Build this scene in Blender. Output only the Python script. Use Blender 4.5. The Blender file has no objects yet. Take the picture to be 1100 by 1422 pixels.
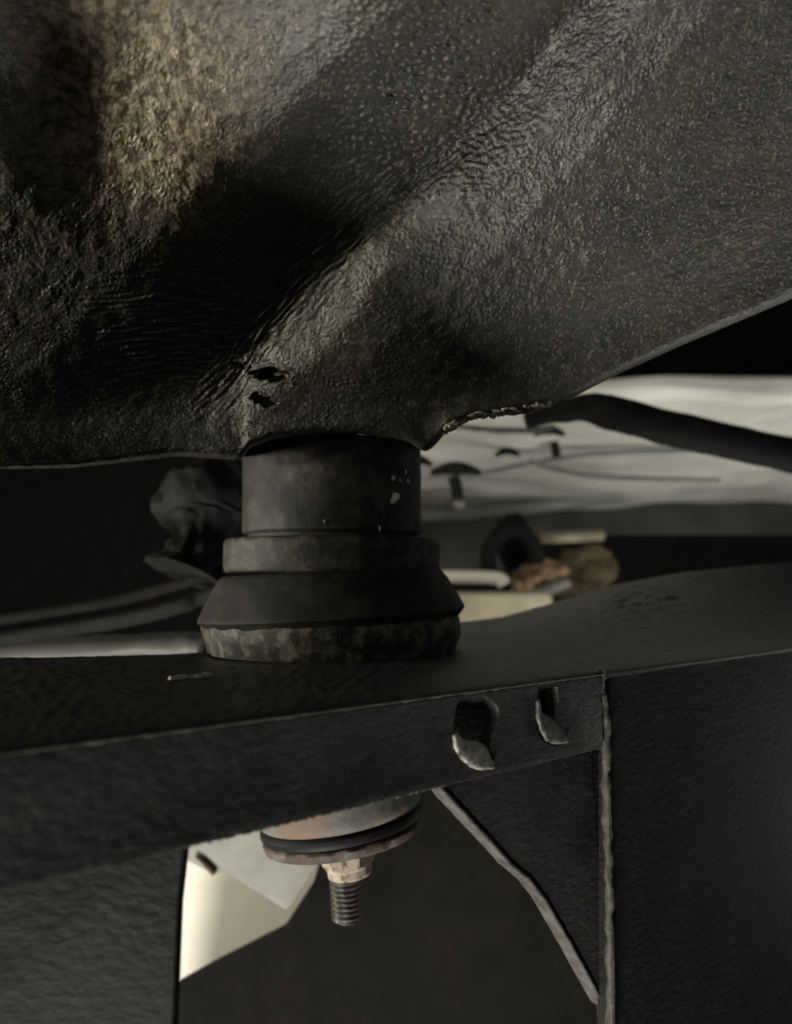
import bpy, bmesh, math, random
import numpy as np
from mathutils import Vector, Matrix, noise as mn

random.seed(7)
rng = np.random.default_rng(11)
scene = bpy.context.scene
COL = scene.collection

# ------------------------------------------------------------------ camera
F = 1200.0            # focal length in pixels of the 1100 x 1422 picture
CX, HZ = 550.0, 800.0  # principal column, horizon row
cam = bpy.data.cameras.new("camera")
cam.sensor_fit = 'VERTICAL'
cam.sensor_height = 24.0
cam.lens = 24.0 * F / 1422.0
cam.shift_y = (HZ - 711.0) / 1422.0
cam.clip_start, cam.clip_end = 0.005, 50.0
cam.dof.use_dof = True
cam.dof.focus_distance = 0.235
cam.dof.aperture_fstop = 8.0
camo = bpy.data.objects.new("camera", cam)
camo.rotation_euler = (math.radians(90), 0, 0)
COL.objects.link(camo)
scene.camera = camo

# ------------------------------------------------------------------ world and lamps
world = bpy.data.worlds.new("World")
scene.world = world
world.use_nodes = True
wb = world.node_tree.nodes["Background"]
wb.inputs[0].default_value = (1.0, 0.98, 0.92, 1)
wb.inputs[1].default_value = 0.095
scene.view_settings.view_transform = 'Standard'
scene.view_settings.look = 'None'
scene.view_settings.exposure = 0.0
scene.view_settings.gamma = 1.0


def lamp(name, loc, target, energy, size, color, spread=180):
    l = bpy.data.lights.new(name, 'AREA')
    l.shape = 'DISK'
    l.size = size
    l.energy = energy
    l.color = color
    l.spread = math.radians(spread)
    o = bpy.data.objects.new(name, l)
    o.location = loc
    d = Vector(target) - Vector(loc)
    o.rotation_euler = d.to_track_quat('-Z', 'Y').to_euler()
    COL.objects.link(o)
    return o


lamp("work_lamp", (-0.62, 0.03, 0.07), (-0.04, 0.235, 0.115), 0.17, 0.06, (1.0, 0.93, 0.72), 38)
lamp("side_lamp", (-0.50, 0.27, -0.022), (-0.02, 0.30, 0.0), 2.3, 0.10, (1.0, 0.95, 0.78))
lamp("low_lamp", (-0.30, -0.30, -0.85), (-0.05, 0.36, -0.12), 16.0, 0.3, (1.0, 0.95, 0.86))
lamp("rear_lamp", (0.47, 0.56, -0.18), (0.20, 0.70, 0.08), 0.85, 0.25, (1.0, 0.98, 0.90), 130)


# ------------------------------------------------------------------ helpers
def P(px, py, Y):
    return Vector(((px - CX) / F * Y, Y, (HZ - py) / F * Y))


def fbm2(shape, wx, wy, seed):
    """band of smooth noise, unit variance, wavelength wx, wy cells"""
    r = np.random.default_rng(seed)
    a = np.fft.rfft2(r.standard_normal(shape))
    fy = np.fft.fftfreq(shape[0])[:, None] * wy
    fx = np.fft.rfftfreq(shape[1])[None, :] * wx
    k = np.hypot(fx, fy)
    a *= np.exp(-((k - 1.0) ** 2) / 0.32)
    n = np.fft.irfft2(a, s=shape)
    return n / n.std()


def sstep(a, b, x):
    t = np.clip((x - a) / (b - a), 0, 1)
    return t * t * (3 - 2 * t)


def thing(name, label, cat, loc, group=None):
    o = bpy.data.objects.new(name, None)
    o.empty_display_size = 0.01
    o.location = loc
    COL.objects.link(o)
    o["label"] = label
    o["category"] = cat
    if group:
        o["group"] = group
    return o


def tag(o, label, cat, group=None):
    o["label"] = label
    o["category"] = cat
    if group:
        o["group"] = group
    return o


def wloc(o):
    v = Vector((0, 0, 0))
    while o is not None:
        v += o.location
        o = o.parent
    return v


def obj(name, verts, faces, mat, parent=None, smooth=True, sharp=35):
    """link ONE mesh object; verts are world coordinates"""
    v = np.array([tuple(p) for p in verts], dtype=float) if not isinstance(verts, np.ndarray) else verts
    if parent is None:
        org = np.array([(v[:, 0].min() + v[:, 0].max()) / 2, (v[:, 1].min() + v[:, 1].max()) / 2, v[:, 2].min()])
    else:
        org = np.array(wloc(parent))
    me = bpy.data.meshes.new(name)
    me.from_pydata((v - org).tolist(), [], faces)
    me.materials.append(mat)
    if smooth:
        me.polygons.foreach_set("use_smooth", [True] * len(me.polygons))
        if sharp:
            me.set_sharp_from_angle(angle=math.radians(sharp))
    me.update()
    o = bpy.data.objects.new(name, me)
    COL.objects.link(o)
    if parent is None:
        o.location = org
    else:
        o.parent = parent
    return o


def lathe(profile, center, seg=96, rough=0.0, rscale=120.0, tilt=0.0, rfun=None, cap=True):
    """profile of (r, z) from top to bottom, about a vertical axis; tilt about Y"""
    verts, faces = [], []
    n = len(profile)
    T = Matrix.Rotation(tilt, 3, 'Y')
    c = Vector(center)
    for i, (r, z) in enumerate(profile):
        for j in range(seg):
            a = 2 * math.pi * j / seg
            rr = rfun(a, r, z) if rfun else r
            p = Vector((rr * math.cos(a), rr * math.sin(a), z))
            if rough:
                q = (p + c) * rscale
                d = mn.fractal(q, 0.9, 2.0, 3) * rough
                p += Vector((math.cos(a), math.sin(a), 0.4)) * d
            verts.append(c + T @ p)
    for i in range(n - 1):
        for j in range(seg):
            k = (j + 1) % seg
            faces.append((i * seg + j, (i + 1) * seg + j, (i + 1) * seg + k, i * seg + k))
    if cap:
        faces.append(tuple(range(seg)))
        faces.append(tuple((n - 1) * seg + j for j in reversed(range(seg))))
    return verts, faces


def dense(profile, step):
    out = [profile[0]]
    for a, b in zip(profile[:-1], profile[1:]):
        L = math.hypot(b[0] - a[0], b[1] - a[1])
        m = max(1, int(L / step))
        for k in range(1, m + 1):
            out.append((a[0] + (b[0] - a[0]) * k / m, a[1] + (b[1] - a[1]) * k / m))
    return out


def tube(pts, rad, seg=14, rough=0.0, rscale=200.0):
    pts = [Vector(p) for p in pts]
    # resample (Catmull-Rom)
    q = []
    for i in range(len(pts) - 1):
        p0, p1, p2, p3 = pts[max(i - 1, 0)], pts[i], pts[i + 1], pts[min(i + 2, len(pts) - 1)]
        for k in range(8):
            t = k / 8
            q.append(0.5 * ((2 * p1) + (p2 - p0) * t + (2 * p0 - 5 * p1 + 4 * p2 - p3) * t * t + (3 * p1 - p0 - 3 * p2 + p3) * t ** 3))
    q.append(pts[-1])
    verts, faces = [], []
    up = Vector((0.13, 0.2, 1)).normalized()
    for i, p in enumerate(q):
        d = (q[min(i + 1, len(q) - 1)] - q[max(i - 1, 0)]).normalized()
        if abs(d.dot(up)) > 0.95:
            up = Vector((1, 0.1, 0.1)).normalized()
        a = d.cross(up).normalized()
        b = a.cross(d).normalized()
        r = rad(i / (len(q) - 1)) if callable(rad) else rad
        for j in range(seg):
            an = 2 * math.pi * j / seg
            n = a * math.cos(an) + b * math.sin(an)
            v = p + n * r
            if rough:
                v += n * mn.fractal(v * rscale, 0.9, 2.0, 3) * rough
            verts.append(v)
    m = len(q)
    for i in range(m - 1):
        for j in range(seg):
            k = (j + 1) % seg
            faces.append((i * seg + j, i * seg + k, (i + 1) * seg + k, (i + 1) * seg + j))
    faces.append(tuple(reversed(range(seg))))
    faces.append(tuple((m - 1) * seg + j for j in range(seg)))
    return verts, faces


def plate(name, loops, origin, ex, ey, thick, mat, parent=None, bevel=0.0004, back=True, sub=None):
    """flat plate with holes: 2D loops in (ex, ey) at origin; thickness goes behind the front face"""
    ex, ey = Vector(ex).normalized(), Vector(ey).normalized()
    n = ex.cross(ey)
    cu = bpy.data.curves.new("tmp", 'CURVE')
    cu.dimensions = '2D'
    cu.fill_mode = 'BOTH'
    cu.extrude = thick / 2 - bevel
    cu.bevel_depth = bevel
    cu.bevel_resolution = 2
    cu.offset = -bevel
    for lp in loops:
        s = cu.splines.new('POLY')
        s.points.add(len(lp) - 1)
        for k, (x, y) in enumerate(lp):
            s.points[k].co = (x, y, 0, 1)
        s.use_cyclic_u = True
    to = bpy.data.objects.new("tmp", cu)
    COL.objects.link(to)
    dg = bpy.context.evaluated_depsgraph_get()
    me = bpy.data.meshes.new_from_object(to.evaluated_get(dg))
    bpy.data.objects.remove(to)
    bpy.data.curves.remove(cu)
    bm = bmesh.new()
    bm.from_mesh(me)
    bmesh.ops.remove_doubles(bm, verts=bm.verts, dist=1e-6)
    vs, fs = [], []
    bm.verts.ensure_lookup_table()
    o = Vector(origin)
    for v in bm.verts:
        vs.append(o + ex * v.co.x + ey * v.co.y + n * (v.co.z - thick / 2))
    for f in bm.faces:
        fs.append([v.index for v in f.verts])
    bm.free()
    bpy.data.meshes.remove(me)
    return obj(name, vs, fs, mat, parent, smooth=True, sharp=30)


def box(c, sx, sy, sz, bev=0.001, rot=0.0):
    bm = bmesh.new()
    bmesh.ops.create_cube(bm, size=1.0)
    bmesh.ops.scale(bm, vec=(sx, sy, sz), verts=bm.verts)
    bmesh.ops.bevel(bm, geom=list(bm.edges), offset=bev, segments=2, affect='EDGES', profile=0.5)
    R = Matrix.Rotation(rot, 3, 'Z')
    vs = [Vector(c) + R @ v.co for v in bm.verts]
    bm.verts.index_update()
    fs = [[v.index for v in f.verts] for f in bm.faces]
    bm.free()
    return vs, fs


def blob(c, sx, sy, sz, rough=0.3, freq=1.5, seed=0.0, sub=3):
    bm = bmesh.new()
    bmesh.ops.create_icosphere(bm, subdivisions=sub, radius=1.0)
    vs = []
    for v in bm.verts:
        d = 1 + rough * mn.fractal(v.co * freq + Vector((seed, seed * 1.7, 3.1)), 0.9, 2.0, 3)
        vs.append(Vector(c) + Vector((v.co.x * sx * d, v.co.y * sy * d, v.co.z * sz * d)))
    bm.verts.index_update()
    fs = [[v.index for v in f.verts] for f in bm.faces]
    bm.free()
    return vs, fs


# ------------------------------------------------------------------ materials
class M:
    def __init__(s, name):
        s.m = bpy.data.materials.new(name)
        s.m.use_nodes = True
        s.t = s.m.node_tree
        s.b = s.t.nodes["Principled BSDF"]
        s.tc = s.n('ShaderNodeNewGeometry').outputs['Position']

    def n(s, typ, **kw):
        nd = s.t.nodes.new(typ)
        for k, v in kw.items():
            setattr(nd, k, v)
        return nd

    def link(s, a, b):
        s.t.links.new(a, b)

    def noise(s, scale, detail=4, rough=0.6, stretch=None, dist=0.0):
        nd = s.n('ShaderNodeTexNoise')
        nd.inputs['Scale'].default_value = scale
        nd.inputs['Detail'].default_value = detail
        nd.inputs['Roughness'].default_value = rough
        nd.inputs['Distortion'].default_value = dist
        src = s.tc
        if stretch:
            mp = s.n('ShaderNodeMapping')
            mp.inputs['Scale'].default_value = stretch
            s.link(src, mp.inputs['Vector'])
            src = mp.outputs[0]
        s.link(src, nd.inputs['Vector'])
        return nd.outputs['Fac']

    def vor(s, scale, feature='F1', stretch=None):
        nd = s.n('ShaderNodeTexVoronoi', feature=feature)
        nd.inputs['Scale'].default_value = scale
        src = s.tc
        if stretch:
            mp = s.n('ShaderNodeMapping')
            mp.inputs['Scale'].default_value = stretch
            s.link(src, mp.inputs['Vector'])
            src = mp.outputs[0]
        s.link(src, nd.inputs['Vector'])
        return nd.outputs['Distance']

    def ramp(s, fac, stops):
        nd = s.n('ShaderNodeValToRGB')
        e = nd.color_ramp.elements
        while len(e) < len(stops):
            e.new(0.5)
        for i, (p, c) in enumerate(stops):
            e[i].position = p
            e[i].color = (*c, 1) if not isinstance(c, float) else (c, c, c, 1)
        s.link(fac, nd.inputs['Fac'])
        return nd.outputs['Color']

    def mix(s, fac, a, b):
        nd = s.n('ShaderNodeMix', data_type='RGBA')
        if isinstance(fac, float):
            nd.inputs[0].default_value = fac
        else:
            s.link(fac, nd.inputs[0])
        for sock, v in ((nd.inputs[6], a), (nd.inputs[7], b)):
            if isinstance(v, tuple):
                sock.default_value = (*v, 1)
            else:
                s.link(v, sock)
        return nd.outputs[2]

    def math(s, op, a, b=None):
        nd = s.n('ShaderNodeMath', operation=op)
        for sock, v in zip(nd.inputs, (a, b)):
            if v is None:
                continue
            if isinstance(v, (int, float)):
                sock.default_value = v
            else:
                s.link(v, sock)
        return nd.outputs[0]

    def near(s, c, r0, r1):
        """1 inside r0 of point c, 0 outside r1 (a stain of its own shape)"""
        nd = s.n('ShaderNodeVectorMath', operation='DISTANCE')
        s.link(s.tc, nd.inputs[0])
        nd.inputs[1].default_value = c
        wob = s.math('MULTIPLY', s.math('SUBTRACT', s.noise(40, 5), 0.5), (r1 - r0) * 1.6)
        d = s.math('ADD', nd.outputs['Value'], wob)
        mr = s.n('ShaderNodeMapRange', interpolation_type='SMOOTHSTEP')
        s.link(d, mr.inputs[0])
        mr.inputs[1].default_value, mr.inputs[2].default_value = r0, r1
        mr.inputs[3].default_value, mr.inputs[4].default_value = 1.0, 0.0
        return mr.outputs[0]

    def color(s, v):
        if isinstance(v, tuple):
            s.b.inputs['Base Color'].default_value = (*v, 1)
        else:
            s.link(v, s.b.inputs['Base Color'])

    def rough(s, v):
        if isinstance(v, float):
            s.b.inputs['Roughness'].default_value = v
        else:
            s.link(v, s.b.inputs['Roughness'])

    def spec(s, v):
        s.b.inputs['Specular IOR Level'].default_value = v

    def metal(s, v):
        if isinstance(v, float):
            s.b.inputs['Metallic'].default_value = v
        else:
            s.link(v, s.b.inputs['Metallic'])

    def bump(s, *layers):
        prev = None
        for h, strength, dist in layers:
            bp = s.n('ShaderNodeBump')
            bp.inputs['Strength'].default_value = strength
            bp.inputs['Distance'].default_value = dist
            s.link(h, bp.inputs['Height'])
            if prev is not None:
                s.link(prev, bp.inputs['Normal'])
            prev = bp.outputs[0]
        s.link(prev, s.b.inputs['Normal'])


def simple(name, c, var=0.35, scale=60, rough=0.6, spec=0.4, bump=0.3, bscale=400, dist=0.0004, metal=0.0, dust=None, dustlo=0.5, dusthi=0.72):
    m = M(name)
    lo = tuple(x * (1 - var) for x in c)
    hi = tuple(min(1, x * (1 + var)) for x in c)
    col = m.ramp(m.noise(scale, 6), [(0.3, lo), (0.7, hi)])
    if dust:
        f = m.ramp(m.noise(scale * 0.6, 8, 0.7), [(dustlo, 0.0), (dusthi, 1.0)])
        col = m.mix(f, col, dust)
    m.color(col)
    m.rough(rough)
    m.spec(spec)
    m.metal(metal)
    m.bump((m.noise(bscale, 6, 0.65), bump, dist))
    return m.m


def undercoat():
    m = M("black_undercoat")
    base = m.ramp(m.noise(90, 6, 0.65), [(0.3, (0.015, 0.0147, 0.013)), (0.7, (0.036, 0.035, 0.030))])
    film = m.ramp(m.noise(28, 7, 0.7), [(0.42, 0.0), (0.72, 1.0)])
    base = m.mix(film, base, (0.042, 0.039, 0.030))
    tan = m.mix(m.ramp(m.noise(420, 4), [(0.44, 0.0), (0.58, 1.0)]), (0.06, 0.044, 0.024), (0.23, 0.195, 0.135))
    fl = m.ramp(m.noise(850, 2, 0.5), [(0.57, 0.0), (0.68, 1.0)])
    base = m.mix(fl, base, (0.092, 0.088, 0.072))
    f = m.near((-0.060, 0.20, 0.110), 0.014, 0.038)
    base = m.mix(f, base, tan)
    m.color(base)
    m.rough(m.ramp(m.noise(260, 4), [(0.3, 0.30), (0.7, 0.52)]))
    m.spec(0.5)
    m.bump((m.noise(900, 3, 0.55), 0.55, 0.0006), (m.noise(2400, 3, 0.6), 0.4, 0.0003))
    return m.m


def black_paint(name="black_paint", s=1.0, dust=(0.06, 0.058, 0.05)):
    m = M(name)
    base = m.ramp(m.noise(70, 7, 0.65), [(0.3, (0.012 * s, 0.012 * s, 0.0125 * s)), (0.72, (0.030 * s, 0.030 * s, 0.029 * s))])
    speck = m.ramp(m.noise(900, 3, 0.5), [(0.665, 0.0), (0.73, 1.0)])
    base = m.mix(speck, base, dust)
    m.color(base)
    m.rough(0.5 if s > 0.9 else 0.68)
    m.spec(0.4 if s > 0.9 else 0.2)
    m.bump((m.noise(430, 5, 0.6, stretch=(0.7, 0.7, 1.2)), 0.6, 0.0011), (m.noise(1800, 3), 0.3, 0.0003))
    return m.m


def dusty_steel(name, base, dust, lo, hi, scale=110, rough=0.65, stain=None):
    m = M(name)
    b = m.ramp(m.noise(180, 6), [(0.3, tuple(x * 0.6 for x in base)), (0.7, tuple(x * 1.4 for x in base))])
    f = m.ramp(m.noise(scale, 8, 0.72), [(lo, 0.0), (hi, 1.0)])
    c = m.mix(f, b, dust)
    if stain:
        c = m.mix(m.near(*stain[0]), c, stain[1])
    m.color(c)
    m.rough(rough)
    m.spec(0.35)
    m.bump((m.noise(450, 6, 0.7), 0.4, 0.0006))
    return m.m


MT = dict(
    undercoat=undercoat(),
    sleeve=dusty_steel("dusty_sleeve_steel", (0.014, 0.014, 0.0135), (0.058, 0.055, 0.041), 0.50, 0.70, 90),
    collar=dusty_steel("dusty_collar_steel", (0.014, 0.0137, 0.0125), (0.095, 0.086, 0.06), 0.48, 0.74, 150),
    rubber=simple("black_rubber", (0.011, 0.011, 0.0105), 0.3, 90, 0.7, 0.2, 0.2, 900, 0.0002, dust=(0.05, 0.05, 0.043), dustlo=0.45, dusthi=0.8),
    seat=dusty_steel("crusted_seat_steel", (0.013, 0.0125, 0.011), (0.15, 0.14, 0.105), 0.47, 0.66, 170),
    blackring=simple("black_ring_rubber", (0.006, 0.006, 0.007), 0.3, 90, 0.6, 0.25, 0.15),
    paint=black_paint(),
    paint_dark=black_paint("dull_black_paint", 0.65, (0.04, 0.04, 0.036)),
    worn=simple("worn_lit_edge", (0.075, 0.074, 0.067), 0.5, 260, 0.6, 0.4, 0.5, 700, 0.0005, dust=(0.035, 0.035, 0.033), dustlo=0.5, dusthi=0.66),
    bare=simple("scraped_bare_metal", (0.34, 0.33, 0.29), 0.5, 500, 0.5, 0.5, 0.5, 900, 0.0005, dust=(0.04, 0.04, 0.036), dustlo=0.52, dusthi=0.62),
    scuffed=simple("scuffed_slot_steel", (0.13, 0.128, 0.112), 0.5, 500, 0.5, 0.5, 0.5, 900, 0.0005, dust=(0.04, 0.04, 0.036), dustlo=0.5, dusthi=0.6),
    cup=dusty_steel("brown_stained_cup", (0.12, 0.118, 0.107), (0.17, 0.115, 0.08), 0.53, 0.66, 45, stain=(((-0.030, 0.275, -0.078), 0.006, 0.013), (0.155, 0.108, 0.082))),
    washer=dusty_steel("rusted_washer", (0.065, 0.046, 0.036), (0.19, 0.18, 0.15), 0.52, 0.70, 70),
    nut=dusty_steel("flaked_zinc_nut", (0.10, 0.075, 0.055), (0.37, 0.30, 0.24), 0.40, 0.50, 380),
    thread=simple("dark_thread_steel", (0.09, 0.085, 0.075), 0.5, 300, 0.45, 0.5, 0.3, 900, 0.0002, metal=0.4),
    grey=simple("grey_galvanised_steel", (0.23, 0.23, 0.207), 0.16, 70, 0.55, 0.4, 0.2, 300, 0.0004, dust=(0.28, 0.28, 0.25), dustlo=0.5, dusthi=0.75),
    white=simple("cream_white_board", (0.80, 0.77, 0.68), 0.05, 40, 0.7, 0.3, 0.1),
    brown=simple("brown_black_steel", (0.0062, 0.0055, 0.0050), 0.4, 40, 0.8, 0.12, 0.3, 300),
    pale=simple("pale_underbody_paint", (0.50, 0.50, 0.455), 0.22, 16, 0.6, 0.4, 0.3, 60, 0.002, dust=(0.30, 0.29, 0.25), dustlo=0.5, dusthi=0.8),
    clip=simple("dark_clip_plastic", (0.008, 0.008, 0.008), 0.3, 60, 0.75, 0.15, 0.2),
    cross=simple("grimy_crossmember_paint", (0.035, 0.034, 0.033), 0.35, 18, 0.7, 0.3, 0.4, 80, 0.002),
    cream=simple("cream_rail_paint", (0.42, 0.38, 0.27), 0.25, 30, 0.6, 0.4, 0.2),
    rustlump=simple("brown_rust_crust", (0.30, 0.20, 0.12), 0.6, 35, 0.8, 0.2, 0.6, 120, 0.003, dust=(0.10, 0.06, 0.04), dustlo=0.5, dusthi=0.62),
    olive=simple("olive_brown_grime", (0.07, 0.055, 0.03), 0.5, 30, 0.8, 0.2, 0.4, 100, 0.002),
    pipe=simple("grey_pipe_coating", (0.16, 0.16, 0.145), 0.3, 30, 0.5, 0.4, 0.2),
    bright=simple("pale_metal", (0.09, 0.088, 0.078), 0.15, 50, 0.5, 0.4, 0.2),
    fleck=simple("pale_glint_droplet", (0.8, 0.8, 0.77), 0.15, 300, 0.15, 0.7, 0.1),
    concrete=simple("garage_concrete", (0.28, 0.27, 0.24), 0.2, 8, 0.85, 0.2, 0.3, 60, 0.003),
)

# ------------------------------------------------------------------ body floor pan (the big undercoated mass)
def build_pan():
    t = thing("body_floor_pan", "large black undercoated body pan with rough wrinkled skin above the bushing sleeve", "floor pan", P(461, 603, 0.30))
    step = 1.6
    cols = np.arange(-240, 1341, step)
    nr = 500
    sx = [-240, 100, 246, 300, 336, 345, 380, 420, 461, 500, 540, 570, 584, 592, 603, 620, 650, 700, 740, 800, 853, 950, 1100, 1340]
    sy = [655, 650, 634, 637, 640, 622, 610, 605, 603, 603, 607, 615, 625, 628, 620, 600, 583, 577, 571, 550, 522, 478, 415, 320]
    fine = np.interp(cols, sx, sy)
    ker = np.exp(-0.5 * (np.arange(-8, 9) / 2.2) ** 2)
    ker /= ker.sum()
    S = np.convolve(np.pad(fine, 8, mode='edge'), ker, mode='valid')
    ragged = fbm2((8, 1024), 9, 9, 3)[0][: len(cols)] * 1.6 * ((cols > 615) & (cols < 780))
    dx = (cols - 461.5) * 0.25e-3
    Ds = np.interp(cols, [-240, 100, 246, 338, 461, 584, 620, 650, 740, 853, 1100, 1340], [0.22, 0.255, 0.268, 0.2655, 0.2640, 0.2665, 0.267, 0.2675, 0.2685, 0.270, 0.275, 0.275])
    kw = np.exp(-0.5 * (np.arange(-60, 61) / 20.0) ** 2)
    kw /= kw.sum()
    Ds = np.convolve(np.pad(Ds, 60, mode='reflect', reflect_type='odd'), kw, mode='valid')

    tt = np.linspace(0, 1, nr) ** 1.12
    kq = np.exp(-0.5 * (np.arange(-60, 61) / 18.0) ** 2)
    kq /= kq.sum()
    Ss = np.convolve(np.pad(S, 60, mode='reflect', reflect_type='odd'), kq, mode='valid')
    d = (Ss[None, :] + 150) * tt[:, None]
    PY = Ss[None, :] * (1 - tt[:, None]) + (-150) * tt[:, None] + (S - Ss)[None, :] * np.exp(-d / 45.0)
    PX = np.broadcast_to(cols[None, :], PY.shape)
    PY = PY + ragged[None, :] * np.exp(-d / 6.0)

    def base(px, py):
        sp = lambda x: 70.0 * np.logaddexp(0, x / 70.0)
        return 0.178 + 0.000150 * py + 0.000042 * sp(px - 540) - 0.00001 * sp(260 - px)

    b = base(PX, PY)
    bS = base(cols, Ss)
    q = np.clip(d / 16.0, 0, 1)
    lip = 0.008 * np.sqrt(1 - (1 - q) ** 2)
    raw = Ds - bS
    kw = np.exp(-0.5 * (np.arange(-60, 61) / 22.0) ** 2)
    kw /= kw.sum()
    wide = np.convolve(np.pad(raw, 60, mode='edge'), kw, mode='valid')
    wmix = sstep(4, 80, d)
    D = b + (raw[None, :] * (1 - wmix) + wide[None, :] * wmix) * np.exp(-d / 75.0) - lip * np.exp(-d / 60.0)
    # the pressed valley: profile across the diagonal
    g = ((PX - 350) + (PY - 490) * 0.96) / 1.386
    wig = fbm2(PY.shape, 112, 112, 5)
    along = ((PX - 350) * 0.96 - (PY - 490)) / 1.386
    g2 = g + wig * 3.5 + 10 * np.sin(along / 95.0)
    prof = np.interp(g2, [-900, -600, -420, -250, -205, -170, -100, -30, -6, 6, 25, 70, 140, 230, 360, 700, 1100],
                     [-8, -3, 2.5, 11, 12, 10.5, 6, 1.2, 0.2, 0.4, 2.5, 8.0, 11.5, 12, 9.5, -3, -20])
    prof2 = np.interp(g2, [-900, -600, -420, -205], [6, 10.5, 13.0, 12])
    wA = (1 - sstep(-70, 70, along)) * (g2 < -205)
    prof = prof * (1 - wA) + prof2 * wA
    k2 = np.exp(-0.5 * (np.arange(-10, 11) / 4.0) ** 2)
    k2 /= k2.sum()
    prof = np.apply_along_axis(lambda r: np.convolve(np.pad(r, 10, mode='edge'), k2, mode='valid'), 1, prof)
    fade = sstep(10, 150, d)
    h = (prof - 6) * fade
    # small scale relief (mm)
    n1 = fbm2(PY.shape, 4.2, 4.2, 21)
    g1 = np.clip(fbm2(PY.shape, 3.2, 3.4, 61) - 0.55, 0, None) - np.clip(fbm2(PY.shape, 4.5, 4.0, 62) - 0.9, 0, None)
    n2 = fbm2(PY.shape, 9.0, 7.0, 22)
    n3 = fbm2(PY.shape, 22.0, 22.0, 23)
    st = fbm2(PY.shape, 34.0, 5.5, 24)
    sd = fbm2(PY.shape, 120.0, 120.0, 25)
    smooth = 1 - 0.8 * sstep(470, 540, PY) * sstep(520, 600, PX)
    coarse = sstep(430, 560, PX) * (1 - sstep(640, 760, PX)) * (1 - sstep(180, 330, PY))
    patch = 0.45 + 0.75 * sstep(-1.0, 1.2, fbm2(PY.shape, 70.0, 50.0, 77))
    h += (0.035 * n1 + 0.11 * g1) * patch * smooth + (0.03 + 0.18 * coarse) * n2 * smooth + 0.07 * n3
    # stretched wrinkles at the left of the valley
    wr = sstep(330, 430, PY) * (1 - sstep(480, 560, PY)) * (1 - sstep(300, 400, PX)) * sstep(60, 240, PX)
    h += 0.26 * st * wr
    vs_ = np.exp(-((g2 + 14) / 28.0) ** 2) * sstep(250, 330, PX) * sstep(160, 270, PY)
    # streaks running along the valley floor
    ii = np.clip(((along + 700) / 2).astype(int), 0, 1023)
    jj = np.clip(((g2 + 500) / 2).astype(int), 0, 1023)
    stv = fbm2((1024, 1024), 4.0, 26.0, 26)[ii, jj]
    h += 0.40 * stv * vs_
    # drips / flecks on the right
    rs = fbm2(PY.shape, 4.0, 8.0, 31)
    h += 0.30 * np.clip(rs - 1.2, 0, None) * sstep(560, 660, PX) * (1 - sstep(430, 500, PY))
    nh = fbm2(PY.shape, 11.0, 7.0, 88)
    # chipped holes in the coating
    for (hx, hy, ax, ay, dep, sl) in ((377, 520, 25, 10, 6.0, 0.10), (366, 556, 17, 8, 3.5, 0.35), (330, 507, 12, 4, 1.6, 0.2)):
        ux, uy = PX - hx, PY - hy - sl * (PX - hx)
        rr = np.hypot(ux / ax, uy / ay) + 0.04 * n2 + 0.15 * nh
        h -= dep * (1 - sstep(0.75, 1.0, rr))
        h += 0.3 * np.exp(-((rr - 1.15) / 0.2) ** 2)
    D = D - h * 1e-3
    under = []
    for k in (1, 2, 3, 4, 6, 9, 13, 20, 30):
        a = min(k / 6.0, 1)
        pu = S + ragged - 0.6 * k
        du = D[0] + 0.008 * (1 - math.sqrt(max(0, 1 - a * a))) + max(0, k - 3) * 0.005
        under.append((pu, du))
    rows = [(u[0], u[1]) for u in reversed(under)] + [(PY[i], D[i]) for i in range(nr)]
    R = len(rows)
    Cn = len(cols)
    V = np.zeros((R, Cn, 3))
    for i, (py, dd) in enumerate(rows):
        V[i, :, 0] = (cols - CX) / F * dd
        V[i, :, 1] = dd
        V[i, :, 2] = (HZ - py) / F * dd
    # a closed top/back so the pan has body from the side
    back = V[-1].copy()
    back[:, 1] += 0.25
    V = np.concatenate([V, back[None]], 0)
    R += 1
    idx = np.arange(R * Cn).reshape(R, Cn)
    f = np.stack([idx[:-1, :-1], idx[:-1, 1:], idx[1:, 1:], idx[1:, :-1]], -1).reshape(-1, 4)
    skin = obj("pan_skin", V.reshape(-1, 3), f.tolist(), MT['undercoat'], t, sharp=0)
    # pale rust crust along the right lower rim
    vs, fs = [], []
    for k in range(90):
        px = 618 + 150 * random.random() ** 1.3
        py = float(np.interp(px, cols, S)) - 9 * random.random() ** 1.5
        ci = int((px - cols[0]) / step)
        ri = int(np.argmin(np.abs(PY[:, ci] - py)))
        Y = float(D[ri, ci]) - 0.0002
        py = float(PY[ri, ci])
        v, fc = blob(P(px, py, Y), random.uniform(.4, 1.5) * 1e-3, 0.5e-3, random.uniform(.3, .8) * 1e-3, 0.6, 2.0, k * 3.7, 1)
        o = len(vs)
        vs += v
        fs += [[a + o for a in q] for q in fc]
    c = obj("rust_crust", vs, fs, MT['bare'], t, smooth=False)
    c["kind"] = "stuff"


build_pan()

# ------------------------------------------------------------------ bushing stack on the bracket
AX, AY = -0.0221, 0.30
ZB = -0.026
mount = thing("body_mount_bushing", "dark body mount with round sleeve, flat collar and domed rubber foot on bracket", "bushing", (AX, AY, ZB))


def stack(name, prof, mat, parent, step=0.0012, rough=0.00012, rs=160, seg=160, cx=AX):
    v, f = lathe(dense(prof, step), (cx, AY, 0), seg, rough, rs)
    return obj(name, v, f, mat, parent, sharp=32)


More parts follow.
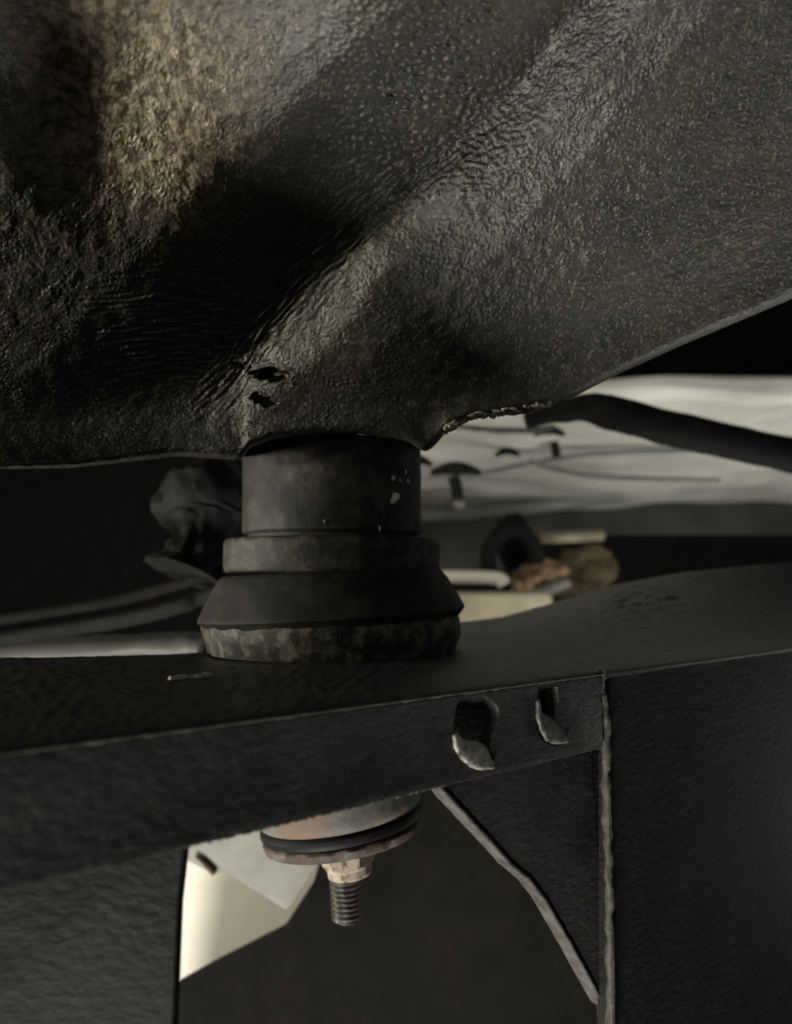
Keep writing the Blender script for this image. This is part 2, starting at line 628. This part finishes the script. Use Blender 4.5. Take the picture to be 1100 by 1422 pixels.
sl = stack("spacer_sleeve", [(0.024, 0.0446), (0.0299, 0.0446), (0.0306, 0.0438), (0.0307, 0.043), (0.0308, 0.0150), (0.0302, 0.0142), (0.0290, 0.0140), (0.0288, 0.0120), (0.02, 0.0120)], MT['sleeve'], mount, rough=0.00015)
stack("collar", [(0.029, 0.0128), (0.0362, 0.0125), (0.0369, 0.0119), (0.0372, 0.0110), (0.0372, 0.0026), (0.0368, 0.0016), (0.0362, 0.0012), (0.025, 0.0012)], MT['collar'], mount, rough=0.00028, rs=190)
DT = math.radians(-3.2)
v, f = lathe(dense([(0.030, 0.0148), (0.0362, 0.0147), (0.0380, 0.0138), (0.0402, 0.0108), (0.0424, 0.0070), (0.0442, 0.0034), (0.0456, 0.0006), (0.0457, -0.0002), (0.0450, -0.0010), (0.0440, -0.0024), (0.035, -0.0026)], 0.001), (AX, AY, -0.0130), 170, 0.00028, 75, DT)
obj("rubber_dome", v, f, MT['rubber'], mount, sharp=32)
stack("seat_ring", [(0.036, -0.0118), (0.0428, -0.0122), (0.0440, -0.0150), (0.0443, -0.0180), (0.0440, -0.0205), (0.0428, -0.0240), (0.0422, -0.0259), (0.03, -0.0259)], MT['seat'], mount, rough=0.0007, rs=170)
# glossy droplets on the sleeve, their pale colour standing in for glints
for (px, py, sx, sz) in ((545, 695, 1.7, 1.3), (556, 667, 1.0, .5), (546, 664, .9, 1.0), (566, 668, .9, 1.0), (563, 655, .5, 1.3), (527, 733, .5, 1.2), (548, 690, 1.9, 1.9), (451, 724, .4, .4)):
    r = 0.0307
    u = (px - CX) / F
    # ray against the sleeve
    a = u * u + 1
    bq = -2 * (u * AX + AY)
    cq = AX * AX + AY * AY - r * r
    Y = (-bq - math.sqrt(bq * bq - 4 * a * cq)) / (2 * a)
    v, f = blob(P(px, py, Y), sx * 7.5e-4, 9e-4, sz * 7.5e-4, 0.5, 1.6, px, 3)
    obj("glint_droplet", v, f, MT['fleck'], sl)

# ------------------------------------------------------------------ frame bracket
E = Vector((0.737, 0.677, 0)).normalized()     # along the flange, away to the right
NB = Vector((0.677, -0.737, 0)).normalized()   # flange front normal
P0 = Vector((-0.038, 0.150, 0))


def flange_xy(px, py):
    u = (px - CX) / F
    Y = (NB.x * P0.x + NB.y * P0.y) / (NB.x * u + NB.y)
    p = P(px, py, Y)
    return ((p - P0).dot(E), p.z)


bracket = thing("frame_bracket", "black painted frame bracket with slotted front flange carrying the body mount", "bracket", (0.0, 0.2, ZB - 0.03))


def jag(a, b, n, amp):
    out = []
    for k in range(n):
        t = k / n
        out.append((a[0] + (b[0] - a[0]) * t + random.uniform(-amp, amp), a[1] + (b[1] - a[1]) * t + random.uniform(-amp, amp)))
    return out


def slot_loop(pts, m=5):
    # smooth closed loop through pixel points (Catmull-Rom)
    q = [flange_xy(*p) for p in pts]
    out = []
    n = len(q)
    for i in range(n):
        p0, p1, p2, p3 = (np.array(q[(i + k - 1) % n]) for k in range(4))
        for k in range(m):
            t = k / m
            out.append(tuple(0.5 * ((2 * p1) + (p2 - p0) * t + (2 * p0 - 5 * p1 + 4 * p2 - p3) * t * t + (3 * p1 - p0 - 3 * p2 + p3) * t ** 3)))
    return out


ztop = ZB - 0.0011
fl_a = flange_xy(-260, 1300)
left_s, right_s = -0.115, flange_xy(838, 900)[0]
bot = [flange_xy(x, 1180 - 0.2411 * (x - 256)) for x in (-200, 256, 640, 838)]
slots = [
    [(640, 972), (670, 967), (692, 985), (688, 1012), (682, 1036), (680, 1060), (664, 1065), (646, 1058), (634, 1040), (631, 1010)],
    [(752, 952), (772, 952), (775, 975), (772, 1000), (781, 1030), (764, 1032), (750, 1020), (746, 995), (748, 970)],
]
outer = [(left_s, ztop)]
outer += jag((left_s, bot[0][1] if False else bot[1][1]), bot[1], 40, 0.00015) + jag(bot[1], bot[2], 160, 0.00022) + jag(bot[2], bot[3], 50, 0.0001)
outer += [(right_s, bot[3][1]), (right_s, ztop)]
sl_loops = [slot_loop(s) for s in slots]
plate("front_flange", [outer] + sl_loops, P0, E, (0, 0, 1), 0.0042, MT['paint'], bracket, bevel=0.0006)
# scraped lip of each slot: the worn steel inside the lower rim
for s, lo in ((slots[0], [3, 4, 5, 6, 7, 8, 9]), (slots[1], [3, 4, 5, 6, 7, 8])):
    pass


def lip(ptsf, w, mat, name="slot_lip", back=0.0014, proud=0.0002):
    """ribbon of bent metal: from the front rim (pixel points) back and up into the slot"""
    vs, fs = [], []
    n = len(ptsf)
    ns = 6
    for (x0, y0, x1, y1) in ptsf:
        for k in range(ns + 1):
            t = k / ns
            a = flange_xy(x0 + (x1 - x0) * t, y0 + (y1 - y0) * t)
            dep = proud * (1 - t) - back * t * t
            vs.append(P0 + E * a[0] + Vector((0, 0, a[1])) + NB * dep + Vector((0, 0, 1)) * mn.noise(Vector((x0, y0, t * 9)) * .3) * 2e-4)
    for i in range(n - 1):
        for k in range(ns):
            fs.append((i * (ns + 1) + k, i * (ns + 1) + k + 1, (i + 1) * (ns + 1) + k + 1, (i + 1) * (ns + 1) + k))
    o = obj(name, vs, fs, mat, bracket, sharp=60)
    md = o.modifiers.new("thick", 'SOLIDIFY')
    md.thickness = w
    return o


def dens(rows, m=4):
    out = []
    for a, b in zip(rows[:-1], rows[1:]):
        for k in range(m):
            out.append(tuple(a[i] + (b[i] - a[i]) * k / m for i in range(4)))
    out.append(rows[-1])
    return out


lip(dens([(627, 1020, 634, 1018), (629, 1038, 646, 1030), (638, 1054, 660, 1031), (652, 1065, 672, 1034), (664, 1069, 680, 1042), (682, 1068, 686, 1058)]), 0.0008, MT['bare'])
lip(dens([(743, 970, 750, 972), (743, 995, 755, 992), (748, 1014, 764, 997), (757, 1029, 772, 997), (768, 1033, 780, 1004), (785, 1032, 784, 1016)]), 0.0008, MT['scuffed'])

# top plate: from the flange edge back under the bushing, rising at the far right
def build_top():
    near_px = np.linspace(-260, 1150, 420)
    s_near = np.array([flange_xy(x, 1000)[0] for x in near_px])
    s_near[0] = min(s_near[0], left_s)
    fx = [-260, 100, 246, 300, 640, 700, 760, 850, 950, 1150]
    fy = [916, 912, 908, 905, 864, 856, 839, 813, 795, 775]
    fY = [0.24, 0.27, 0.288, 0.31, 0.42, 0.43, 0.43, 0.42, 0.42, 0.42]
    nrow = 90
    V = np.zeros((nrow, len(near_px), 3))
    n1 = fbm2((nrow, len(near_px)), 8, 6, 41)
    n2 = fbm2((nrow, len(near_px)), 30, 30, 42)
    n3 = fbm2((nrow, len(near_px)), 5, 7, 43)
    for j, px in enumerate(near_px):
        a = P0 + E * s_near[j]
        Y = a.y
        py_e = HZ - ZB * F / Y
        far = P(px, float(np.interp(px, fx, fy)), float(np.interp(px, fx, fY)))
        for i in range(nrow):
            t = i / (nrow - 1)
            p = Vector((a.x, a.y, ZB)).lerp(Vector((far.x, far.y, ZB)), t)
            rise = (far.z - ZB) * t * t
            z = ZB + rise + (n1[i, j] * 0.00005 + n2[i, j] * 0.00006) * min(1, i / 3)
            dd = (Vector((p.x, p.y)) - Vector((a.x, a.y))).length
            z -= 0.0006 * math.exp(-dd / 0.004)
            lump = math.exp(-((px - 880) / 60.0) ** 2) * math.exp(-((t - 0.72) / 0.2) ** 2)
            z += lump * (0.0007 * max(0.0, n3[i, j] - 0.2) + 0.0002 * n1[i, j])
            # rounded front edge
            if i == 0:
                z -= 0.0005
            V[i, j] = (p.x, p.y, z)
        V[1, j] = V[0, j] + (V[2, j] - V[0, j]) * 0.25
        V[1, j, 2] = V[2, j, 2] - 0.0003
    idx = np.arange(nrow * len(near_px)).reshape(nrow, -1)
    f = np.stack([idx[:-1, :-1], idx[:-1, 1:], idx[1:, 1:], idx[1:, :-1]], -1).reshape(-1, 4)
    V[:, :, :] += np.array(NB) * 0.0001
    o = obj("top_plate", V.reshape(-1, 3), f.tolist(), MT['paint'], bracket, sharp=0)
    md = o.modifiers.new("thick", 'SOLIDIFY')
    md.thickness = 0.0035
    md.offset = -1
    # pale line along the front edge, its highlight put into the colour
    vs, fs = tube([P0 + E * s + Vector((0, 0, ZB - 0.0009 + random.uniform(-1, 1) * 4e-5)) + NB * 0.0002 for s in np.linspace(left_s, right_s, 60)], 0.00026, 8, 0.0002, 400)
    obj("lit_edge", vs, fs, MT['worn'], bracket)
    backing_s = [flange_xy(560, 1000)[0], right_s]
    plate("slot_backing", [[(backing_s[0], ZB - 0.004), (backing_s[0], bot[2][1] + 0.001), (backing_s[1], bot[3][1] + 0.001), (backing_s[1], ZB - 0.004)]], P0 - NB * 0.014, E, (0, 0, 1), 0.002, MT['paint_dark'], bracket)  # added dark plate that keeps the slots black from behind


build_top()

# gusset below the flange and the vertical weld at the right
gp = lambda x, y: flange_xy(x, y)
gus = [gp(628, 1080), gp(700, 1040), gp(838, 1020), gp(880, 1010), gp(880, 1640)]
diag = [(878, 1640), (862, 1400), (813, 1308), (796, 1278), (780, 1250), (757, 1221), (735, 1203), (715, 1180), (690, 1152), (668, 1128), (650, 1108), (634, 1090)]
gus += [gp(x + random.uniform(-1.0, 1.0), y) for x, y in diag[1:]]
OB = P0 - NB * 0.0046
plate("gusset", [gus], OB, E, (0, 0, 1), 0.0040, MT['paint'], bracket, bevel=0.0005)
# its torch-cut edge, pale where the paint is gone
vs, fs = [], []
ed = []
for a, b in zip(diag[1:-1], diag[2:]):
    for k in range(6):
        t = k / 6
        ed.append((a[0] + (b[0] - a[0]) * t, a[1] + (b[1] - a[1]) * t))
ed.append(diag[-1])
for i, (x, y) in enumerate(ed):
    s, z = gp(x, y)
    for k in range(5):
        t = k / 4
        p = OB + E * (s - 0.0008 - 0.0004 * math.sin(math.pi * t)) + Vector((0, 0, z - 0.0004)) - NB * (-0.0002 + 0.0046 * t)
        p += Vector((1, 0, 1)) * mn.fractal(p * 500, .9, 2, 3) * 1.2e-4
        vs.append(p)
for i in range(len(ed) - 1):
    for k in range(4):
        fs.append((i * 5 + k, i * 5 + k + 1, (i + 1) * 5 + k + 1, (i + 1) * 5 + k))
o = obj("cut_edge", vs, fs, MT['worn'], bracket, sharp=0)
md = o.modifiers.new("thick", 'SOLIDIFY')
md.thickness = 0.0008
wp = []
for y, x in ((928, 838), (940, 840), (958, 838), (975, 842), (1000, 845), (1040, 846), (1100, 846), (1180, 848), (1260, 850), (1400, 852), (1600, 855)):
    s, z = flange_xy(x, y)
    wp.append(P0 + E * s + Vector((0, 0, z)) - NB * 0.0010)
vs, fs = tube(wp, lambda t: 0.0012 + 0.0005 * max(0, 1 - t * 5), 12, 0.0008, 300)
obj("weld_bead", vs, fs, MT['worn'], bracket)
# frame rail beyond the weld
s0 = flange_xy(851, 1000)[0]
rail = [(s0, 0.10 * 0 + ZB - 0.0005), (s0 + 0.22, ZB - 0.0005), (s0 + 0.22, -0.30), (s0, -0.30)]
plate("rail_side", [rail], P0 - NB * 0.0012, E, (0, 0, 1), 0.004, MT['paint_dark'], bracket, bevel=0.0005)

# scuffed ridge on the top plate, left; pale colour paints its highlight
vs, fs = tube([P(236, 944, 0.2168), P(255, 942, 0.220), P(272, 941, 0.2215), P(292, 938, 0.226)], lambda t: 0.0009 + 0.0004 * math.sin(t * 9), 10, 0.0008, 400)
obj("scuff_highlight", vs, fs, MT['bare'], bracket)

# left leg under the bracket
leg = [P(-300, 1120, 0.165), P(257, 1120, 0.165), P(256, 1180, 0.165), P(247, 1262, 0.165), P(232, 1640, 0.165), P(-300, 1640, 0.165)]
plate("bracket_leg", [[(p.x, p.z) for p in reversed(leg)]], (0, 0.165, 0), (1, 0, 0), (0, 0, 1), 0.005, MT['paint_dark'], bracket, bevel=0.0006)

# ------------------------------------------------------------------ lower half of the mount
LX, LZ, TILT = (474 - CX) / F * 0.30, -0.0838, math.radians(-9)
LC = (LX, AY, LZ)
cup = thing("lower_bushing_cup", "brown stained metal cup with black rubber rim under the bracket", "cup", LC)
v, f = lathe(dense([(0.020, 0.045), (0.0285, 0.045), (0.0284, 0.004), (0.0278, 0.0022), (0.0268, 0.0014), (0.02, 0.0014)], 0.0015), LC, 128, 0.00015, 150, TILT)
obj("cup_wall", v, f, MT['cup'], cup)
v, f = lathe(dense([(0.0262, 0.0013), (0.0274, 0.0012), (0.0282, 0.0004), (0.0284, -0.0012), (0.0279, -0.0024), (0.0262, -0.0026)], 0.0008), LC, 128, 0.0001, 150, TILT)
obj("rubber_rim", v, f, MT['blackring'], cup)
v, f = lathe(dense([(0.006, -0.0028), (0.0268, -0.0028), (0.0276, -0.0032), (0.0280, -0.0040), (0.0276, -0.0062), (0.0266, -0.0068), (0.006, -0.0068)], 0.0009), LC, 144, 0.00055, 220, TILT)
tag(obj("retaining_washer", v, f, MT['washer'], None), "thick rusted round washer under the black rubber rim", "washer")


def hexr(a, r, z):
    R = 0.0092
    k = math.pi / 3
    b = (a + 0.0) % k - k / 2
    hx = R * math.cos(math.pi / 6) / math.cos(b)
    return min(hx, r)


v, f = lathe(dense([(0.006, -0.0070), (0.0095, -0.0070), (0.0095, -0.0154), (0.0092, -0.0156), (0.0078, -0.0172), (0.0077, -0.0196), (0.0070, -0.0204), (0.0056, -0.0206)], 0.0006), LC, 144, 0.00012, 300, TILT, hexr)
tag(obj("hex_nut", v, f, MT['nut'], None, sharp=22), "flaked tan hex nut tightened against the rusted washer", "nut")


def thr(a, r, z):
    ph = (z / 0.00175 + a / (2 * math.pi)) % 1.0
    return r - 0.0009 * abs(2 * ph - 1)


v, f = lathe(dense([(0.0055, -0.006), (0.0056, -0.0345), (0.0046, -0.036)], 0.00022), LC, 48, 0.0, 1, TILT * 0.4, thr)
tag(obj("mount_bolt", v, f, MT['thread'], None, sharp=60), "dark threaded bolt end hanging below the tan hex nut", "bolt")

# ------------------------------------------------------------------ behind the lower mount
def flat(name, pts, Y, thick, mat, parent=None, rag=0.0):
    lp = [((x - CX) / F * Y, (HZ - y) / F * Y) for x, y in pts]
    return plate(name, [lp], (0, Y, 0), (1, 0, 0), (0, 0, 1), thick, mat, parent, bevel=0.0006)


g = flat("grey_frame_plate", [(110, 1060), (110, 1125), (240, 1186), (256, 1194), (276, 1204), (298, 1215), (311, 1209), (340, 1228), (376, 1250), (397, 1264), (404, 1258), (440, 1203), (505, 1100), (530, 1060)], 0.42, 0.003, MT['grey'])
tag(g, "light grey metal plate with notched lower edge behind the washer", "plate")
vs, fs = tube([P(272, 1188, .4188), P(283, 1198, .4185), P(298, 1213, .419)], lambda t: 0.0007 + 0.0009 * t, 10)  # dark strip standing in for the shadow line at the notch
obj("slit_shadow", vs, fs, MT['olive'], g)
w = flat("glow_board", [(60, 1100), (560, 1100), (560, 1700), (60, 1700)], 0.50, 0.006, MT['white'])  # added board, its white colour stands in for a bright glow
tag(w, "added cream white board in place of the bright glow below the grey plate", "board")
d = flat("lower_crossmember", [(505, 980), (1000, 980), (1000, 1700), (180, 1700), (235, 1352), (310, 1310), (404, 1262), (441, 1205)], 0.46, 0.006, MT['brown'])
d.location.y -= 0.025
tag(d, "dark brown crossmember plate behind the nut and bolt", "crossmember")

# ------------------------------------------------------------------ left of the bushing
h = thing("rubber_boot", "lumpy black rubber boot hanging left of the bushing sleeve", "boot", P(270, 800, 0.40))
v, f = tube([P(280, 680, .41), P(285, 712, .40), P(282, 750, .395), P(262, 800, .39)], lambda t: 0.017 + 0.006 * math.sin(t * 7), 64, 0.0034, 110)
obj("boot_body", v, f, MT['clip'], h)
v, f = tube([P(-300, 905, .41), P(120, 842, .40), P(246, 812, .39), P(285, 801, .385), P(330, 785, .385)], 0.0026, 14, 0.0005, 200)
tag(obj("thin_pipe", v, f, MT['brown'], None), "thin dusty grey pipe slanting behind the rubber dome", "pipe")
v, f = tube([P(-300, 935, .41), P(120, 870, .40), P(246, 843, .39), P(275, 832, .39), P(330, 815, .385)], 0.0036, 14, 0.0006, 200)
tag(obj("thick_hose", v, f, MT['clip'], None), "black hose running just under the thin grey pipe", "hose")
v, f = tube([P(-300, 925, .43), P(0, 908, .44), P(150, 900, .44), P(240, 896, .44), P(266, 896, .44), P(276, 897, .44), P(281, 898, .44)], lambda t: 0.0068 * min(1, (1.0001 - t) * 14) ** 0.5, 24, 0.0008, 120)
tag(obj("pale_fitting", v, f, MT['bright'], None), "rounded pale pipe end left of the seat ring", "fitting")

# ------------------------------------------------------------------ right background
def panel():
    t = thing("underbody_panel", "pale painted underbody panel seen blurred to the right of the sleeve", "panel", P(720, 640, 0.9))
    pxs = np.linspace(380, 1500, 160)
    tt = np.linspace(0, 1, 120)
    V = np.zeros((120, 160, 3))
    n = fbm2((120, 160), 26, 18, 51)
    n2 = fbm2((120, 160), 60, 40, 52)
    for i, a in enumerate(tt):
        Y = 0.52 + a * 0.70
        z0 = 0.118 - 0.036 * a
        for j, px in enumerate(pxs):
            x = (px - CX) / F * (0.6 + 0.4 * Y / 0.8) * 0.95
            # rise to the right as in the photo
            z = z0 + 0.03 * (x - 0.1) * a + 0.0016 * n[i, j] + 0.0025 * n2[i, j]
            # step of the pressing
            e = a - (0.60 - 0.9 * (x - 0.12))
            z -= 0.010 / (1 + math.exp(-e * 70))
            V[i, j] = (x, Y, z)
    idx = np.arange(120 * 160).reshape(120, 160)
    f = np.stack([idx[:-1, :-1], idx[:-1, 1:], idx[1:, 1:], idx[1:, :-1]], -1).reshape(-1, 4)
    o = obj("panel_skin", V.reshape(-1, 3), f.tolist(), MT['pale'], t, sharp=0)
    md = o.modifiers.new("thick", 'SOLIDIFY')
    md.thickness = 0.003
    md.offset = 1
    return t


panel()


def clip(px0, px1, py, pyb, Y, w, label, cat="clip"):
    mx = (px0 + px1) / 2
    t = thing("hanging_clip", label, cat, P(mx, pyb, Y), "dark clips under the pale panel")
    v, f = tube([P(px0, py + 5, Y), P(px0 + (px1 - px0) * .25, py, Y), P(mx, py - 2, Y), P(px0 + (px1 - px0) * .75, py, Y), P(px1, py + 5, Y)], lambda q: w * (0.45 + 0.75 * math.sin(math.pi * q)), 12)
    obj("clip_cap", v, f, MT['clip'], t)
    if pyb > py + 10:
        v, f = tube([P(mx - 4, py + 10, Y), P(mx, (py + pyb) / 2, Y), P(mx + 3, pyb, Y)], w * 1.1, 12)
        obj("clip_stem", v, f, MT['clip'], t)
        v, f = blob(P(mx + 5, pyb + 6, Y), w * 1.1, w * 1.0, w * 0.9, 0.1, 1, 1, 2)
        obj("clip_tip", v, f, MT['pipe'], t)
    return t


clip(598, 668, 652, 694, 0.66, 0.0042, "large dark mushroom clip with stem beside the sleeve")
clip(566, 600, 641, 641, 0.66, 0.0030, "dark clip cap half hidden behind the sleeve edge")
clip(688, 722, 628, 628, 0.69, 0.0028, "small faint clip cap between the two stemmed clips")
clip(742, 784, 599, 599, 0.61, 0.0028, "flat dark clip cap highest on the pale panel")
v, f = tube([P(769, 612, .68), P(771, 622, .68), P(773, 634, .68)], 0.0036, 12)
tag(obj("clip_peg", v, f, MT['clip'], None), "short dark upright peg standing on the thin panel tube", "peg")
v, f = tube([P(560, 668, .69), P(655, 660, .69), P(715, 648, .69), P(770, 638, .69), P(850, 629, .69), P(1000, 625, .69), P(1200, 625, .69)], 0.0021, 12)  # added tube in place of the shadow along the panel step
tag(obj("ridge_shadow_tube", v, f, MT['pipe'], None), "thin grey tube standing in for the ridge shadow line on the pale panel", "pipe")
v, f = tube([P(735, 640, .69), P(772, 652, .69), P(815, 660, .69), P(870, 664, .69), P(1000, 668, .69)], 0.0022, 12)
tag(obj("panel_cable", v, f, MT['pipe'], None), "short drooping cable under the thin panel tube", "cable")
v, f = tube([P(620, 590, .56), P(680, 597, .56), P(735, 598, .56), P(770, 592, .56)], 0.0018, 12, 0.0006, 90)
tag(obj("rubber_seam", v, f, MT['cross'], None), "dark sealant seam on the panel just below the pan rim", "seam")
# black tube top right
v, f = tube([P(730, 585, .50), P(775, 572, .50), P(815, 566, .50), P(853, 574, .50), P(920, 592, .50), P(1050, 622, .50), P(1250, 665, .50)], lambda t: 0.004 + 0.006 * min(1, t * 2.2), 20, 0.001, 60)
tag(obj("black_hose", v, f, MT['clip'], None), "thick black hose rising behind the pan rim at right", "hose")

# dark crossmember below the panel
cm = thing("rear_crossmember", "grimy dark crossmember running behind the collar under the pale panel", "crossmember", P(720, 820, 1.0))
ap = [(420, 726), (600, 722), (700, 716), (853, 700), (1000, 688), (1500, 650), (1500, 742), (860, 742), (735, 747), (725, 790), (420, 800)]
flat("face_plate", ap, 1.05, 0.02, MT['cross'], cm)
v, f = tube([P(560, 716, 1.0), P(700, 709, 1.0), P(853, 688, 1.0), P(1000, 676, 1.0), P(1400, 650, 1.0)], 0.0085, 16, 0.001, 30)
obj("top_roll", v, f, MT['pipe'], cm)
v, f = tube([P(735, 748, .98), P(780, 746, .98), P(838, 743, .98)], 0.0062, 4)
tag(obj("cream_rail", v, f, MT['cream'], None), "narrow cream rail end below the dark crossmember", "rail")
ring = [P(712 + 34 * math.cos(a), 778 + 42 * math.sin(a), .90) for a in np.linspace(math.pi * 0.86, math.pi * 2.15, 14)]
v, f = tube(ring, 0.0085, 16)
tag(obj("coiled_hose", v, f, MT['clip'], None), "dark hose loop in front of the rear crossmember", "hose")
v, f = blob(P(712, 752, 0.95), 0.020, 0.018, 0.03, 0.2, 1.0, 3, 3)
tag(obj("dark_bush", v, f, MT['clip'], None), "dark rounded bush hanging above the hose loop", "bush")
v, f = tube([P(540, 801, .84), P(630, 801, .84), P(690, 803, .84), P(700, 812, .84)], 0.0062, 16)
tag(obj("pale_rod", v, f, MT['white'], None), "bright pale rod end just right of the rubber dome", "rod")
v, f = box(P(640, 845, .80), 0.16, 0.06, 0.030, 0.006, 0.2)
tag(obj("pale_axle_block", v, f, MT['cream'], None), "dull pale block low behind the dome and bracket", "block")
for (px, py, sx, sz, lab, mat) in ((757, 796, .024, .013, "tan crusted lump largest of the rusty lumps", 'rustlump'), (725, 808, .012, .011, "small orange rusty lump beside the hose loop", 'rustlump'), (812, 790, .030, .022, "brown rusty lump farthest right behind the bracket", 'olive'), (775, 816, .030, .011, "purplish brown lump low against the bracket edge", 'olive')):
    v, f = blob(P(px, py, .90), sx, .02, sz, 0.4, 1.4, px, 4)
    tag(obj("rusty_lump", v, f, MT[mat], None), lab, "rusty lump", "rusty lumps behind the bracket")
v, f = tube([P(722, 838, .85), P(735, 826, .85), P(765, 818, .85), P(790, 808, .85)], 0.005, 12, 0.001, 60)
tag(obj("bent_strut", v, f, MT['pipe'], None), "grey bent strut below the tan rusty lump", "strut")
bw = flat("rear_wall_plate", [(-900, 300), (2000, 300), (2000, 1500), (-900, 1500)], 1.5, 0.02, MT['brown'])
tag(bw, "dark brown plate closing the view far behind the frame", "plate")
# ------------------------------------------------------------------ floor under the vehicle
fl = obj("ground", [(-6, -6, -1.5), (6, -6, -1.5), (6, 6, -1.5), (-6, 6, -1.5)], [(0, 1, 2, 3)], MT['concrete'], None, smooth=False)
fl["kind"] = "structure"
